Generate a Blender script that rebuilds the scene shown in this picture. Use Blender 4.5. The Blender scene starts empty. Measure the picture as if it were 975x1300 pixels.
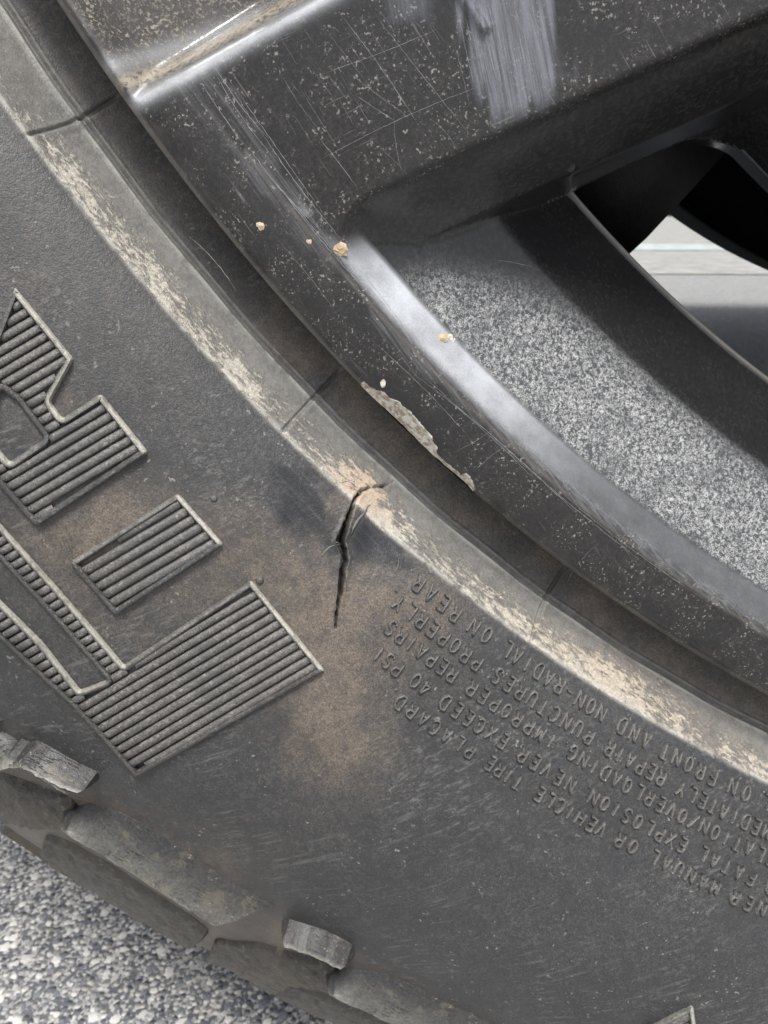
import bpy, math, random
import numpy as np
from mathutils import Matrix, Vector

random.seed(7); rng = np.random.default_rng(7)
scene = bpy.context.scene
COL = scene.collection

# ------------------------------------------------------------------ camera
H = 0.4195                      # height of the wheel centre above the ground
# wheel coordinates: x right, y up, z outboard (towards the viewer), metres, origin in the wheel centre
FPX, CX, CY = 960.0, 487.5, 650.0
CPOS = np.array([-0.18369, -0.16746, 0.10314])
EA, EB = -0.37672, 0.070308
_Rx = np.array([[1,0,0],[0,math.cos(EA),-math.sin(EA)],[0,math.sin(EA),math.cos(EA)]])
_Ry = np.array([[math.cos(EB),0,math.sin(EB)],[0,1,0],[-math.sin(EB),0,math.cos(EB)]])
CROT = _Ry @ _Rx                # columns: right, up, back
def to_world(P):
    P = np.asarray(P, float)
    return np.stack([P[..., 0], -P[..., 2], P[..., 1] + H], -1)
def dirw(v): return Vector((v[0], -v[2], v[1]))

cam_data = bpy.data.cameras.new("camera"); cam = bpy.data.objects.new("camera", cam_data)
COL.objects.link(cam); scene.camera = cam
r_, u_, b_ = dirw(CROT[:, 0]), dirw(CROT[:, 1]), dirw(CROT[:, 2])
M = Matrix(((r_.x, u_.x, b_.x), (r_.y, u_.y, b_.y), (r_.z, u_.z, b_.z))).to_4x4()
M.translation = Vector(to_world(CPOS)); cam.matrix_world = M
cam_data.sensor_fit = 'HORIZONTAL'; cam_data.sensor_width = 36.0
cam_data.lens = 36.0 * FPX / 975.0
cam_data.clip_start = 0.005; cam_data.clip_end = 300.0
cam_data.dof.use_dof = True; cam_data.dof.focus_distance = 0.103; cam_data.dof.aperture_fstop = 80.0
scene.render.resolution_x = 768; scene.render.resolution_y = 1024

# ------------------------------------------------------------------ world, sun, exposure
SUN_EL, SUN_AZ = 64.0, 172.0
world = bpy.data.worlds.new("World"); scene.world = world; world.use_nodes = True
wn = world.node_tree.nodes; wl = world.node_tree.links
for n in list(wn): wn.remove(n)
sky = wn.new('ShaderNodeTexSky'); sky.sky_type = 'NISHITA'; sky.sun_disc = False
sky.sun_elevation = math.radians(SUN_EL); sky.sun_rotation = math.radians(SUN_AZ)
sky.air_density = 1.0; sky.dust_density = 4.0; sky.ozone_density = 1.0
bg = wn.new('ShaderNodeBackground'); bg.inputs['Strength'].default_value = 0.06
wo = wn.new('ShaderNodeOutputWorld')
hs = wn.new('ShaderNodeHueSaturation'); hs.inputs['Saturation'].default_value = 0.35   # thin overcast
wl.new(sky.outputs[0], hs.inputs['Color']); wl.new(hs.outputs[0], bg.inputs[0]); wl.new(bg.outputs[0], wo.inputs[0])
sl = bpy.data.lights.new("sun", 'SUN'); sl.energy = 1.5; sl.angle = math.radians(16); sl.color = (1.0, 0.975, 0.94)
so = bpy.data.objects.new("sun", sl); COL.objects.link(so)
_az, _el = math.radians(SUN_AZ), math.radians(SUN_EL)
sdir = Vector((math.sin(_az) * math.cos(_el), math.cos(_az) * math.cos(_el), math.sin(_el)))   # towards the sun
so.rotation_euler = sdir.to_track_quat('Z', 'Y').to_euler(); so.location = (0, -1, 3)
scene.view_settings.view_transform = 'Standard'; scene.view_settings.look = 'None'
scene.view_settings.exposure = 1.32; scene.view_settings.gamma = 1.0
scene.view_settings.use_curve_mapping = False

# ------------------------------------------------------------------ pixel <-> surface
def proj(P):
    q = (np.asarray(P) - CPOS) @ CROT
    w = -q[..., 2]; w = np.where(np.abs(w) < 1e-6, 1e-6, w)
    u = CX + FPX * q[..., 0] / w; v = CY - FPX * q[..., 1] / w
    bad = w < 0.01
    return np.where(bad, -9999, u), np.where(bad, -9999, v)
def rays(px):
    px = np.atleast_2d(np.asarray(px, float))
    d = np.stack([(px[:, 0] - CX) / FPX, -(px[:, 1] - CY) / FPX, -np.ones(len(px))], -1)
    return d @ CROT.T
def hit_plane(px, z):
    d = rays(px); t = (z - CPOS[2]) / d[:, 2]
    return CPOS + t[:, None] * d
PROF = np.array([(262,-15),(268,-12),(272,-10.0),(276,-8.3),(279.2,-6.56),(281.6,-3.6),(283.3,-0.3),(283.9,0.9),(286.1,2.9),(293,6.9),(300.2,10.1),
    (312,14.0),(325,15.8),(338,14.3),(350,10.3),(365,3.6),(380,-4.7),(392,-12.5),(402,-20.5),(408,-30)]) / 1000.0
def pchip_slopes(x, y):
    h = np.diff(x); d = np.diff(y) / h; m = np.zeros_like(x)
    for i in range(1, len(x) - 1):
        if d[i-1] * d[i] > 0:
            w1 = 2*h[i] + h[i-1]; w2 = h[i] + 2*h[i-1]
            m[i] = (w1 + w2) / (w1/d[i-1] + w2/d[i])
    m[0] = d[0]; m[-1] = d[-1]; return m
_PM = pchip_slopes(PROF[:, 0], PROF[:, 1])
def zprof(r):
    r = np.asarray(r, float); x, y = PROF[:, 0], PROF[:, 1]
    i = np.clip(np.searchsorted(x, r) - 1, 0, len(x) - 2); h = x[i+1] - x[i]; t = np.clip((r - x[i]) / h, 0, 1)
    h00 = 2*t**3 - 3*t**2 + 1; h10 = t**3 - 2*t**2 + t; h01 = -2*t**3 + 3*t**2; h11 = t**3 - t**2
    return h00*y[i] + h10*h*_PM[i] + h01*y[i+1] + h11*h*_PM[i+1]
def slope(r): return (zprof(r + 2e-4) - zprof(r - 2e-4)) / 4e-4
def surf(r, th, off=0.0):
    """point of the sidewall at radius r and angle th, lifted along the normal by off"""
    r = np.asarray(r, float); th = np.asarray(th, float); s = slope(r); n = 1 / np.sqrt(1 + s*s)
    rr = r - s*n*off; z = zprof(r) + n*off
    return np.stack([rr*np.cos(th), rr*np.sin(th), z], -1)
_rs = np.linspace(.262, .408, 1500)
def hit_tire(px, off=0.0):
    """(r, th) where the pixel's ray meets the sidewall lifted by off"""
    px = np.atleast_2d(np.asarray(px, float)); d = rays(px); s = slope(_rs); n = 1 / np.sqrt(1 + s*s)
    ro = _rs - s*n*off; zo = zprof(_rs) + n*off; o = np.argsort(ro); ro_s, zo_s = ro[o], zo[o]
    ts = np.linspace(.05, .45, 3000); out = []
    for k in range(len(px)):
        P = CPOS + ts[:, None] * d[k]; r = np.hypot(P[:, 0], P[:, 1])
        F = P[:, 2] - np.interp(r, ro_s, zo_s); ok = (r > ro_s[0]) & (r < ro_s[-1])
        c = np.where((F[:-1] > 0) & (F[1:] <= 0) & ok[:-1])[0]
        if len(c): i = c[0]; t = ts[i] + (ts[i+1] - ts[i]) * F[i] / (F[i] - F[i+1])
        else: t = ts[np.argmin(np.abs(F) + 10 * ~ok)]
        Q = CPOS + t * d[k]; rq = np.hypot(Q[0], Q[1]); th = math.atan2(Q[1], Q[0]) % (2*math.pi)
        out.append((np.interp(rq, ro_s, _rs[o]), th))
    return np.array(out)

# ------------------------------------------------------------------ object helpers
def tag(o, label=None, cat=None, group=None, kind=None):
    if label: o['label'] = label
    if cat: o['category'] = cat
    if group: o['group'] = group
    if kind: o['kind'] = kind
    return o
def empty(name, loc, label, cat, group=None):
    e = bpy.data.objects.new(name, None); e.location = loc; e.empty_display_size = .05; COL.objects.link(e)
    return tag(e, label, cat, group)
def base_of(o):
    v = Vector((0, 0, 0))
    while o is not None: v = v + o.location; o = o.parent
    return v
def mesh_np(name, V, F):
    """V (n,3) world; F list of faces or an (m,k) int array"""
    me = bpy.data.meshes.new(name); V = np.asarray(V, np.float32)
    if isinstance(F, np.ndarray):
        m, k = F.shape
        me.vertices.add(len(V)); me.vertices.foreach_set('co', V.ravel())
        me.loops.add(m*k); me.loops.foreach_set('vertex_index', F.astype(np.int32).ravel())
        me.polygons.add(m); me.polygons.foreach_set('loop_start', np.arange(0, m*k, k, dtype=np.int32))
        me.update(calc_edges=True); me.validate()
    else:
        me.from_pydata(V.tolist(), [], [list(f) for f in F]); me.update()
    return me
def obj(name, V, F, mat, parent=None, smooth=True, wheel=True):
    V = to_world(V) if wheel else np.asarray(V, float)
    if parent is not None: V = V - np.array(base_of(parent))
    me = mesh_np(name, V, F); me.materials.append(mat)
    if smooth: me.polygons.foreach_set('use_smooth', np.ones(len(me.polygons), bool))
    o = bpy.data.objects.new(name, me); COL.objects.link(o)
    if parent is not None: o.parent = parent
    return o
def attr(o, name, vals):
    a = o.data.attributes.new(name, 'FLOAT', 'POINT'); a.data.foreach_set('value', np.asarray(vals, np.float32))
def grid_faces(nr, nc, wrap=False):
    i = np.arange(nr - 1)[:, None]; j = np.arange(nc if wrap else nc - 1)[None]
    j2 = (j + 1) % nc
    return np.stack([i*nc + j, i*nc + j2, (i+1)*nc + j2, (i+1)*nc + j], -1).reshape(-1, 4)
def fix_normals(o):
    import bmesh
    bm = bmesh.new(); bm.from_mesh(o.data); bmesh.ops.recalc_face_normals(bm, faces=bm.faces); bm.to_mesh(o.data); bm.free()
class MB:
    def __init__(s): s.v = []; s.f = []; s.n = 0
    def add(s, V, F):
        V = np.asarray(V, float); s.v.append(V); s.f += [tuple(int(i) + s.n for i in f) for f in F]; s.n += len(V)
    def build(s, name, mat, parent=None, smooth=True, wheel=True):
        return obj(name, np.concatenate(s.v), s.f, mat, parent, smooth, wheel)
def smooth(a, b, x):
    t = np.clip((x - a) / (b - a), 0, 1); return t*t*(3 - 2*t)
def seg_dist(u, v, pts):
    """distance in the plane to a polyline and the parameter along it"""
    best = np.full(u.shape, 1e9); par = np.zeros(u.shape); L = 0.0
    for (x0, y0), (x1, y1) in zip(pts[:-1], pts[1:]):
        dx, dy = x1 - x0, y1 - y0; l2 = dx*dx + dy*dy
        t = np.clip(((u - x0)*dx + (v - y0)*dy) / l2, 0, 1); d = np.hypot(u - x0 - t*dx, v - y0 - t*dy)
        m = d < best; best[m] = d[m]; par[m] = L + t[m]*math.sqrt(l2); L += math.sqrt(l2)
    return best, par / L
def poly_sdf(u, v, pts):
    pts = list(pts); d, _ = seg_dist(u, v, pts + pts[:1]); ins = np.zeros(u.shape, bool)
    for (x0, y0), (x1, y1) in zip(pts, pts[1:] + pts[:1]):
        if y0 == y1: continue
        c = ((y0 > v) != (y1 > v)) & (u < (x1 - x0)*(v - y0)/(y1 - y0) + x0); ins ^= c
    return np.where(ins, -d, d)
def vnoise(x, y, seed=0):
    """smooth value noise on arrays"""
    g = np.random.default_rng(seed).random((64, 64)); xi = np.floor(x).astype(int); yi = np.floor(y).astype(int)
    fx = x - xi; fy = y - yi; fx = fx*fx*(3-2*fx); fy = fy*fy*(3-2*fy); a = lambda i, j: g[i % 64, j % 64]
    return (a(xi, yi)*(1-fx) + a(xi+1, yi)*fx)*(1-fy) + (a(xi, yi+1)*(1-fx) + a(xi+1, yi+1)*fx)*fy

# ------------------------------------------------------------------ materials
class NT:
    def __init__(s, name):
        s.m = bpy.data.materials.new(name); s.m.use_nodes = True; s.t = s.m.node_tree; s.n = s.t.nodes
        for n in list(s.n): s.n.remove(n)
        s.out = s.n.new('ShaderNodeOutputMaterial'); s.b = s.n.new('ShaderNodeBsdfPrincipled'); s.t.links.new(s.b.outputs[0], s.out.inputs[0])
        s.tc = s.n.new('ShaderNodeTexCoord'); s.co = s.tc.outputs['Object']
    def set(s, **k):
        for a, v in k.items():
            i = s.b.inputs[a.replace('_', ' ')]
            if hasattr(v, 'is_linked') or isinstance(v, bpy.types.NodeSocket): s.t.links.new(v, i)
            else: i.default_value = v
    def lk(s, v, i):
        if isinstance(v, bpy.types.NodeSocket): s.t.links.new(v, i)
        else: i.default_value = v
    def noise(s, scale, detail=4, rough=.55, co=None, dist=0.0):
        n = s.n.new('ShaderNodeTexNoise'); s.t.links.new(co or s.co, n.inputs['Vector'])
        n.inputs['Scale'].default_value = scale; n.inputs['Detail'].default_value = detail; n.inputs['Roughness'].default_value = rough
        n.inputs['Distortion'].default_value = dist; return n.outputs['Fac']
    def voro(s, scale, feat='F1', co=None, out='Distance', rand=1.0):
        n = s.n.new('ShaderNodeTexVoronoi'); n.feature = feat; s.t.links.new(co or s.co, n.inputs['Vector'])
        n.inputs['Scale'].default_value = scale; n.inputs['Randomness'].default_value = rand; return n.outputs[out]
    def map(s, rot=(0,0,0), scale=(1,1,1), loc=(0,0,0), co=None):
        n = s.n.new('ShaderNodeMapping'); s.t.links.new(co or s.co, n.inputs['Vector'])      # turn first, then stretch
        n.inputs['Rotation'].default_value = rot; n.inputs['Location'].default_value = loc
        q = s.n.new('ShaderNodeMapping'); s.t.links.new(n.outputs[0], q.inputs['Vector']); q.inputs['Scale'].default_value = scale
        return q.outputs[0]
    def ramp(s, v, a, b, lo=0.0, hi=1.0):
        n = s.n.new('ShaderNodeMapRange'); n.interpolation_type = 'SMOOTHSTEP'; s.lk(v, n.inputs['Value'])
        for k, x in (('From Min', a), ('From Max', b), ('To Min', lo), ('To Max', hi)): n.inputs[k].default_value = x
        return n.outputs[0]
    def math(s, op, a, b=0.0):
        n = s.n.new('ShaderNodeMath'); n.operation = op; s.lk(a, n.inputs[0]); s.lk(b, n.inputs[1]); return n.outputs[0]
    def mul(s, a, b): return s.math('MULTIPLY', a, b)
    def add(s, a, b): return s.math('ADD', a, b)
    def mix(s, f, a, b):
        n = s.n.new('ShaderNodeMix'); n.data_type = 'RGBA'; s.lk(f, n.inputs[0])
        for v, i in ((a, 6), (b, 7)):
            if isinstance(v, bpy.types.NodeSocket): s.t.links.new(v, n.inputs[i])
            else: n.inputs[i].default_value = (*v, 1) if len(v) == 3 else v
        return n.outputs[2]
    def attr(s, name):
        n = s.n.new('ShaderNodeAttribute'); n.attribute_name = name; return n.outputs['Fac']
    def bump(s, h, dist, strength=1.0, prev=None):
        n = s.n.new('ShaderNodeBump'); s.lk(h, n.inputs['Height']); n.inputs['Distance'].default_value = dist; n.inputs['Strength'].default_value = strength
        if prev is not None: s.t.links.new(prev, n.inputs['Normal'])
        return n.outputs[0]
def rubber(name, dusty=0.5, attrs=False, brown=0.0, base=(.034, .0355, .0385), top=(.205, .203, .196), crest=((.36, .345, .30), (.62, .605, .53)), lumps=0.0):
    """road-dusty tyre rubber"""
    N = NT(name)
    big = N.noise(38, 3, .6); mid = N.noise(420, 4, .65); fine = N.noise(4200, 2, .7); grit = N.noise(1700, 4, .75)
    f = N.add(N.mul(N.ramp(fine, .44, .68), .55), N.mul(N.ramp(grit, .46, .70), .60))
    amt = N.mul(f, N.add(N.mul(N.ramp(mid, .3, .7), .7), N.mul(N.ramp(big, .3, .7), .7)))
    amt = N.add(N.mul(amt, dusty), .06 * dusty)
    c = N.mix(amt, base, top)
    fleck = N.mul(N.ramp(N.noise(1150, 2, .6), .645, .70), N.ramp(N.noise(150, 3), .44, .62))
    c = N.mix(N.mul(fleck, .5), c, (.40, .385, .355))
    rough = N.add(.36, N.mul(amt, .8))
    h = N.add(N.mul(fine, .5), N.mul(grit, .8))
    if attrs:
        br = N.attr('brown'); cr = N.attr('cream'); rub = N.attr('rub'); cut = N.attr('cut'); lo = N.attr('edgeline'); grey = N.attr('grey')
        # fine wiping streaks
        wp = N.noise(1500, 3, .7, co=N.map(rot=(0, math.radians(22), 0), scale=(.05, 1, 1)))
        wm = N.noise(60, 3, .6, co=N.map(loc=(.7, .2, .4)))
        c = N.mix(N.mul(N.mul(N.ramp(wp, .52, .68), N.ramp(wm, .42, .60)), .30), c, (.27, .27, .265))
        bm_ = N.mul(br, N.add(.55, N.mul(N.ramp(grit, .36, .66), .45)))
        c = N.mix(bm_, c, N.mix(N.ramp(fine, .35, .65), (.12, .097, .077), (.215, .177, .14)))
        st = N.noise(1750, 4, .75, co=N.map(rot=(0, math.radians(-45), 0), scale=(.45, 1, 1.2)))
        ws = N.noise(900, 4, .7, co=N.map(rot=(0, math.radians(-50), 0), scale=(.06, 1, 1)))
        c = N.mix(N.mul(rub, N.ramp(ws, .35, .65, 1.0, .6)), c, N.mix(N.ramp(ws, .52, .74), (.017, .018, .021), (.085, .085, .086)))
        tan = N.attr('tan')
        c = N.mix(N.mul(grey, N.ramp(N.add(N.mul(mid, .5), N.mul(grit, .5)), .3, .65, .5, 1.0)), c, N.mix(fine, (.15, .148, .14), (.28, .272, .25)))
        flake = N.ramp(N.add(cr, N.mul(N.add(st, -.5), 1.9)), .36, .72)
        flake2 = N.mul(flake, N.ramp(fine, .25, .6, .6, 1))
        c = N.mix(flake2, c, N.mix(tan, N.mix(N.ramp(grit, .35, .7), (.32, .30, .255), (.63, .605, .52)), N.mix(fine, (.33, .235, .165), (.62, .52, .41))))
        c = N.mix(N.mul(lo, N.ramp(mid, .3, .55)), c, (.46, .45, .41))
        c = N.mix(cut, c, (.012, .010, .009))
        rough = N.add(rough, N.mul(flake2, .2)); h = N.add(h, N.mul(flake, 1.5))
    elif brown:
        c = N.mix(N.mul(N.ramp(N.add(N.mul(big, .6), N.mul(grit, .4)), .33, .62), brown), c, N.mix(fine, (.045, .041, .034), (.125, .112, .090)))
        ed = N.attr('crest'); c = N.mix(N.mul(ed, N.ramp(N.add(N.mul(grit, .6), N.mul(mid, .4)), .38, .54, .45, 1)), c, N.mix(fine, *crest))
        if lumps:
            lm = N.noise(330, 4, .6); sp = N.noise(800, 3, .6, co=N.map(rot=(0, math.radians(-38), 0), scale=(.10, 1, 1)))
            crk = N.ramp(N.math('ABSOLUTE', N.add(sp, -.5)), .0, .016, 1, 0); crk = N.mul(crk, N.ramp(N.noise(110, 3), .50, .60))
            c = N.mix(N.mul(crk, .8), c, (.018, .016, .013)); c = N.mix(N.mul(N.ramp(lm, .56, .66), .35), c, (.20, .17, .125))
            h = N.add(h, N.add(N.mul(lm, 6.0*lumps), N.mul(crk, -4.0*lumps)))
    N.set(Base_Color=c, Roughness=rough, Specular_IOR_Level=.5)
    N.set(Normal=N.bump(h, .00012, .8)); return N.m
M_SIDE = rubber('dusty_sidewall_rubber', .36, attrs=True, base=(.028, .0305, .0345))
M_LUG = rubber('dusty_shoulder_rubber', .40, brown=.28, lumps=.3, base=(.027, .028, .030))
M_TREAD = rubber('dirty_tread_rubber',   .5, brown=.55, base=(.026, .0225, .0195), top=(.12, .113, .10), crest=((.11, .096, .072), (.27, .23, .17)), lumps=1.0)
M_LETTER = rubber('dusty_letter_rubber', 1.1, brown=.3, base=(.045, .045, .046), top=(.26, .255, .245))
M_RIDGE = rubber('dusty_ridge_rubber', 1.0, brown=.3, base=(.075, .073, .071), top=(.36, .345, .33))
M_TEXT = rubber('dusty_text_rubber', .75, brown=.2, base=(.075, .074, .073), top=(.29, .28, .265))

def m_rim():
    N = NT('dusty_black_rim_paint')
    floor = N.attr('floor'); band = N.attr('band'); face = N.attr('face'); chip = N.attr('chip'); edge = N.attr('edge'); scuff = N.attr('scuff'); seam = N.attr('seamdust'); upfloor = N.attr('upfloor'); wall = N.attr('wall')
    fine = N.noise(4200, 3, .7); grit = N.noise(1500, 4, .7); mid = N.noise(260, 4, .6); big = N.noise(45, 3, .55)
    c = (.012, .0125, .014)
    # face: thin brownish film, short scratches, pale flecks
    film = N.add(N.mul(N.ramp(fine, .40, .72), .40), N.mul(N.ramp(grit, .42, .75), .40))
    film = N.mul(N.mul(film, N.ramp(N.add(N.mul(mid, .5), N.mul(big, .6)), .25, .75, .12, .75)), face)
    c = N.mix(N.add(film, N.mul(face, .02)), c, N.mix(N.ramp(big, .4, .65), (.135, .118, .108), (.105, .088, .078)))
    fl = N.math('MAXIMUM', N.mul(N.ramp(N.noise(2400, 2, .6), .60, .66), N.ramp(mid, .40, .60)), N.mul(N.ramp(N.noise(900, 2, .6), .715, .75), 1.0))
    c = N.mix(N.mul(N.mul(fl, face), .7), c, N.mix(mid, (.30, .265, .22), (.40, .385, .36)))
    c = N.mix(N.mul(wall, N.add(.25, N.mul(N.ramp(grit, .4, .7), .6))), c, (.060, .058, .057))
    # fine hairline scratches, two directions
    for ang, sc, lo in ((math.radians(-54), 2600, .62), (math.radians(22), 2300, .66)):
        s1 = N.noise(sc, 2, .6, co=N.map(rot=(0, ang, 0), scale=(.03, 1, 1)))
        s2 = N.noise(150, 3, .6, co=N.map(rot=(0, ang, 0), scale=(.5, 1, 1), loc=(.3, .1, .2)))
        c = N.mix(N.mul(N.mul(N.ramp(s1, lo, lo + .08), N.ramp(s2, .5, .68)), N.mul(face, .5)), c, (.30, .29, .29))
    # scuffed strip on the spoke
    sc1 = N.noise(2000, 4, .75, co=N.map(rot=(0, math.radians(-75), 0), scale=(.03, 1, 1)))
    c = N.mix(N.mul(scuff, N.ramp(sc1, .33, .66, .30, .85)), c, N.mix(fine, (.17, .18, .21), (.27, .285, .32)))
    br1 = N.noise(2100, 4, .75, co=N.map(rot=(0, math.radians(-53), 0), scale=(.03, 1, 1)))
    c = N.mix(N.mul(N.attr('brush'), N.ramp(br1, .38, .64, .1, 1)), c, N.mix(fine, (.17, .175, .185), (.33, .335, .35)))
    # pocket floor: dried water-spot dust
    d1 = N.noise(1900, 2, .65, dist=.8); d2 = N.noise(5200, 2, .7)
    vein = N.ramp(N.math('ABSOLUTE', N.add(d1, -.5)), .0, .05, 1, 0)
    blot = N.ramp(N.add(N.mul(d1, .55), N.mul(d2, .45)), .49, .59)
    ptn = N.math('MAXIMUM', N.mul(vein, .55), N.mul(blot, .9))
    ptn = N.mul(N.mul(ptn, floor), N.ramp(N.add(N.mul(mid, .6), N.mul(big, .4)), .34, .58, .40, 1.0))
    c = N.mix(N.mul(floor, .7), c, N.mix(mid, (.05, .054, .06), (.125, .132, .142)))
    c = N.mix(ptn, c, N.mix(d2, (.40, .41, .415), (.70, .70, .68)))
    # dusty film and painted sky highlight on the rounded shoulder of the pocket
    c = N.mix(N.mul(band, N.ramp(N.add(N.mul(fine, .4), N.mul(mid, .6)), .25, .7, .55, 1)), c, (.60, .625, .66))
    # upper pocket floor: coarse grit
    sp = N.mul(N.ramp(N.noise(2300, 4, .75), .52, .60), N.mul(upfloor, N.ramp(mid, .35, .6, .3, 1)))
    c = N.mix(N.mul(upfloor, .25), c, (.09, .08, .068)); c = N.mix(N.mul(sp, .8), c, N.mix(fine, (.17, .14, .10), (.55, .50, .41)))
    c = N.mix(N.mul(seam, N.ramp(grit, .34, .56)), c, N.mix(fine, (.22, .18, .14), (.44, .39, .31)))
    c = N.mix(N.mul(edge, .75), c, N.mix(mid, (.16, .14, .12), (.42, .40, .37)))
    ch = N.ramp(N.add(chip, N.mul(N.add(N.noise(700, 5, .7), -.5), 1.1)), .46, .56)
    c = N.mix(ch, c, N.mix(N.ramp(N.noise(1100, 4, .65), .44, .60), (.78, .76, .69), (.42, .34, .24)))
    dust = N.math('MINIMUM', N.add(N.add(N.mul(ptn, .8), N.mul(film, 1.0)), N.add(ch, N.add(sp, N.mul(seam, .8)))), 1.0)
    N.set(Coat_Weight=N.math('SUBTRACT', .25, N.mul(dust, .25)), Coat_Roughness=.08)
    N.set(Base_Color=c, Roughness=N.add(N.add(.16, N.mul(face, .12)), N.mul(dust, .4)), Specular_IOR_Level=.5)
    h = N.add(N.add(N.mul(fine, .25), N.mul(ptn, .9)), N.add(N.mul(ch, 3.0), N.add(N.mul(sp, .8), N.mul(N.mul(grit, face), .35))))
    N.set(Normal=N.bump(h, .00009, .7)); return N.m
M_RIM = m_rim()
def plain(name, col, rough=.5, metal=0.0, spots=None, scale=600):
    N = NT(name); n = N.noise(scale, 5, .7); c = N.mix(N.ramp(n, .35, .7), col, spots or tuple(min(1, x*1.7 + .004) for x in col))
    N.set(Base_Color=c, Roughness=rough, Metallic=metal); N.set(Normal=N.bump(N.noise(1800, 3), .0001, .5)); return N.m
M_BLACK = plain('black_painted_metal', (.006, .006, .007), .45)
M_DISC = plain('dark_brake_iron', (.010, .0095, .010), .42)
M_SCR = plain('scratched_paint', (.24, .24, .25), .5)
M_CRUMB = plain('dried_mud', (.42, .31, .19), .9, spots=(.66, .55, .40))

def m_asphalt():
    N = NT('worn_asphalt')
    cell = N.n.new('ShaderNodeTexVoronoi'); N.t.links.new(N.map(scale=(1, 1, 1)), cell.inputs['Vector']); cell.inputs['Scale'].default_value = 420
    bw = N.n.new('ShaderNodeSeparateColor'); N.t.links.new(cell.outputs['Color'], bw.inputs[0])
    v = bw.outputs[0]; d = cell.outputs['Distance']
    big = N.noise(22, 4, .6); fine = N.noise(1300, 3, .7); patch = N.noise(60, 3, .6)
    c2 = N.n.new('ShaderNodeTexVoronoi'); N.t.links.new(N.map(loc=(.3, .2, .1)), c2.inputs['Vector']); c2.inputs['Scale'].default_value = 900
    b2 = N.n.new('ShaderNodeSeparateColor'); N.t.links.new(c2.outputs['Color'], b2.inputs[0])
    stone = N.mix(N.ramp(v, .30, .80), (.13, .14, .16), (.66, .65, .625))
    stone = N.mix(N.ramp(bw.outputs[1], .72, .95, 0, .45), stone, (.46, .41, .33))
    fines = N.mix(N.ramp(b2.outputs[0], .35, .85), (.12, .128, .145), (.56, .55, .525))
    c = N.mix(N.ramp(d, .40, .52), stone, fines)
    c = N.mix(N.ramp(big, .45, .7, 0, .3), c, (.14, .15, .165)); c = N.mix(N.ramp(patch, .5, .7, 0, .35), c, (.40, .39, .365))
    N.set(Base_Color=c, Roughness=.85); N.set(Normal=N.bump(N.add(N.ramp(d, .0, .6, 1, 0), N.mul(fine, .3)), .0016, .8)); return N.m
M_ASPH = m_asphalt()
def m_stone():
    N = NT('asphalt_stone_chips'); n = N.n.new('ShaderNodeNewGeometry'); v = n.outputs['Random Per Island']
    f = N.noise(900, 3, .7)
    c = N.mix(N.ramp(v, .25, .6), N.mix(f, (.11, .12, .14), (.26, .275, .30)), N.mix(f, (.52, .51, .48), (.80, .79, .76)))
    N.set(Base_Color=c, Roughness=.8); return N.m
M_STONE = m_stone()

# ------------------------------------------------------------------ ground
def ground():
    n = 2; S = 60.0
    o = obj('ground', [(-S, -S, 0), (S, -S, 0), (S, S, 0), (-S, S, 0)], [(0, 1, 2, 3)], M_ASPH, None, False, wheel=False)
    tag(o, 'grey worn asphalt with pale stone chips under the tire', None, kind='structure')
    m = MB()
    P = []
    for _ in range(11000):
        x = random.uniform(-.62, -.12); y = random.uniform(-.12, .30)
        s = random.choice((.0007, .0008, .001, .0012, .0014, .002)) * random.uniform(.8, 1.25)
        k = random.choice((4, 5, 5, 6)); a0 = random.random()*6.3; pts = []
        for lev, rad in ((-.3, 1.0), (.35, .95), (.7, .5)):
            for i in range(k):
                a = a0 + i*2*math.pi/k; q = s*rad*random.uniform(.6, 1.3)
                pts.append((x + math.cos(a)*q, y + math.sin(a)*q*random.uniform(.75, 1), lev*s*.3))
        pts.append((x, y, .75*s*.3))
        F = [(r*k + i, r*k + (i+1) % k, (r+1)*k + (i+1) % k, (r+1)*k + i) for r in range(2) for i in range(k)]
        F += [(2*k + i, 2*k + (i+1) % k, 3*k) for i in range(k)]
        m.add(pts, F)
    g = m.build('asphalt_stone_chips', M_STONE, None, False, wheel=False)
    tag(g, 'pale and grey stone chips set in the asphalt surface', 'stone chips', kind='stuff')
ground()

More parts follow.
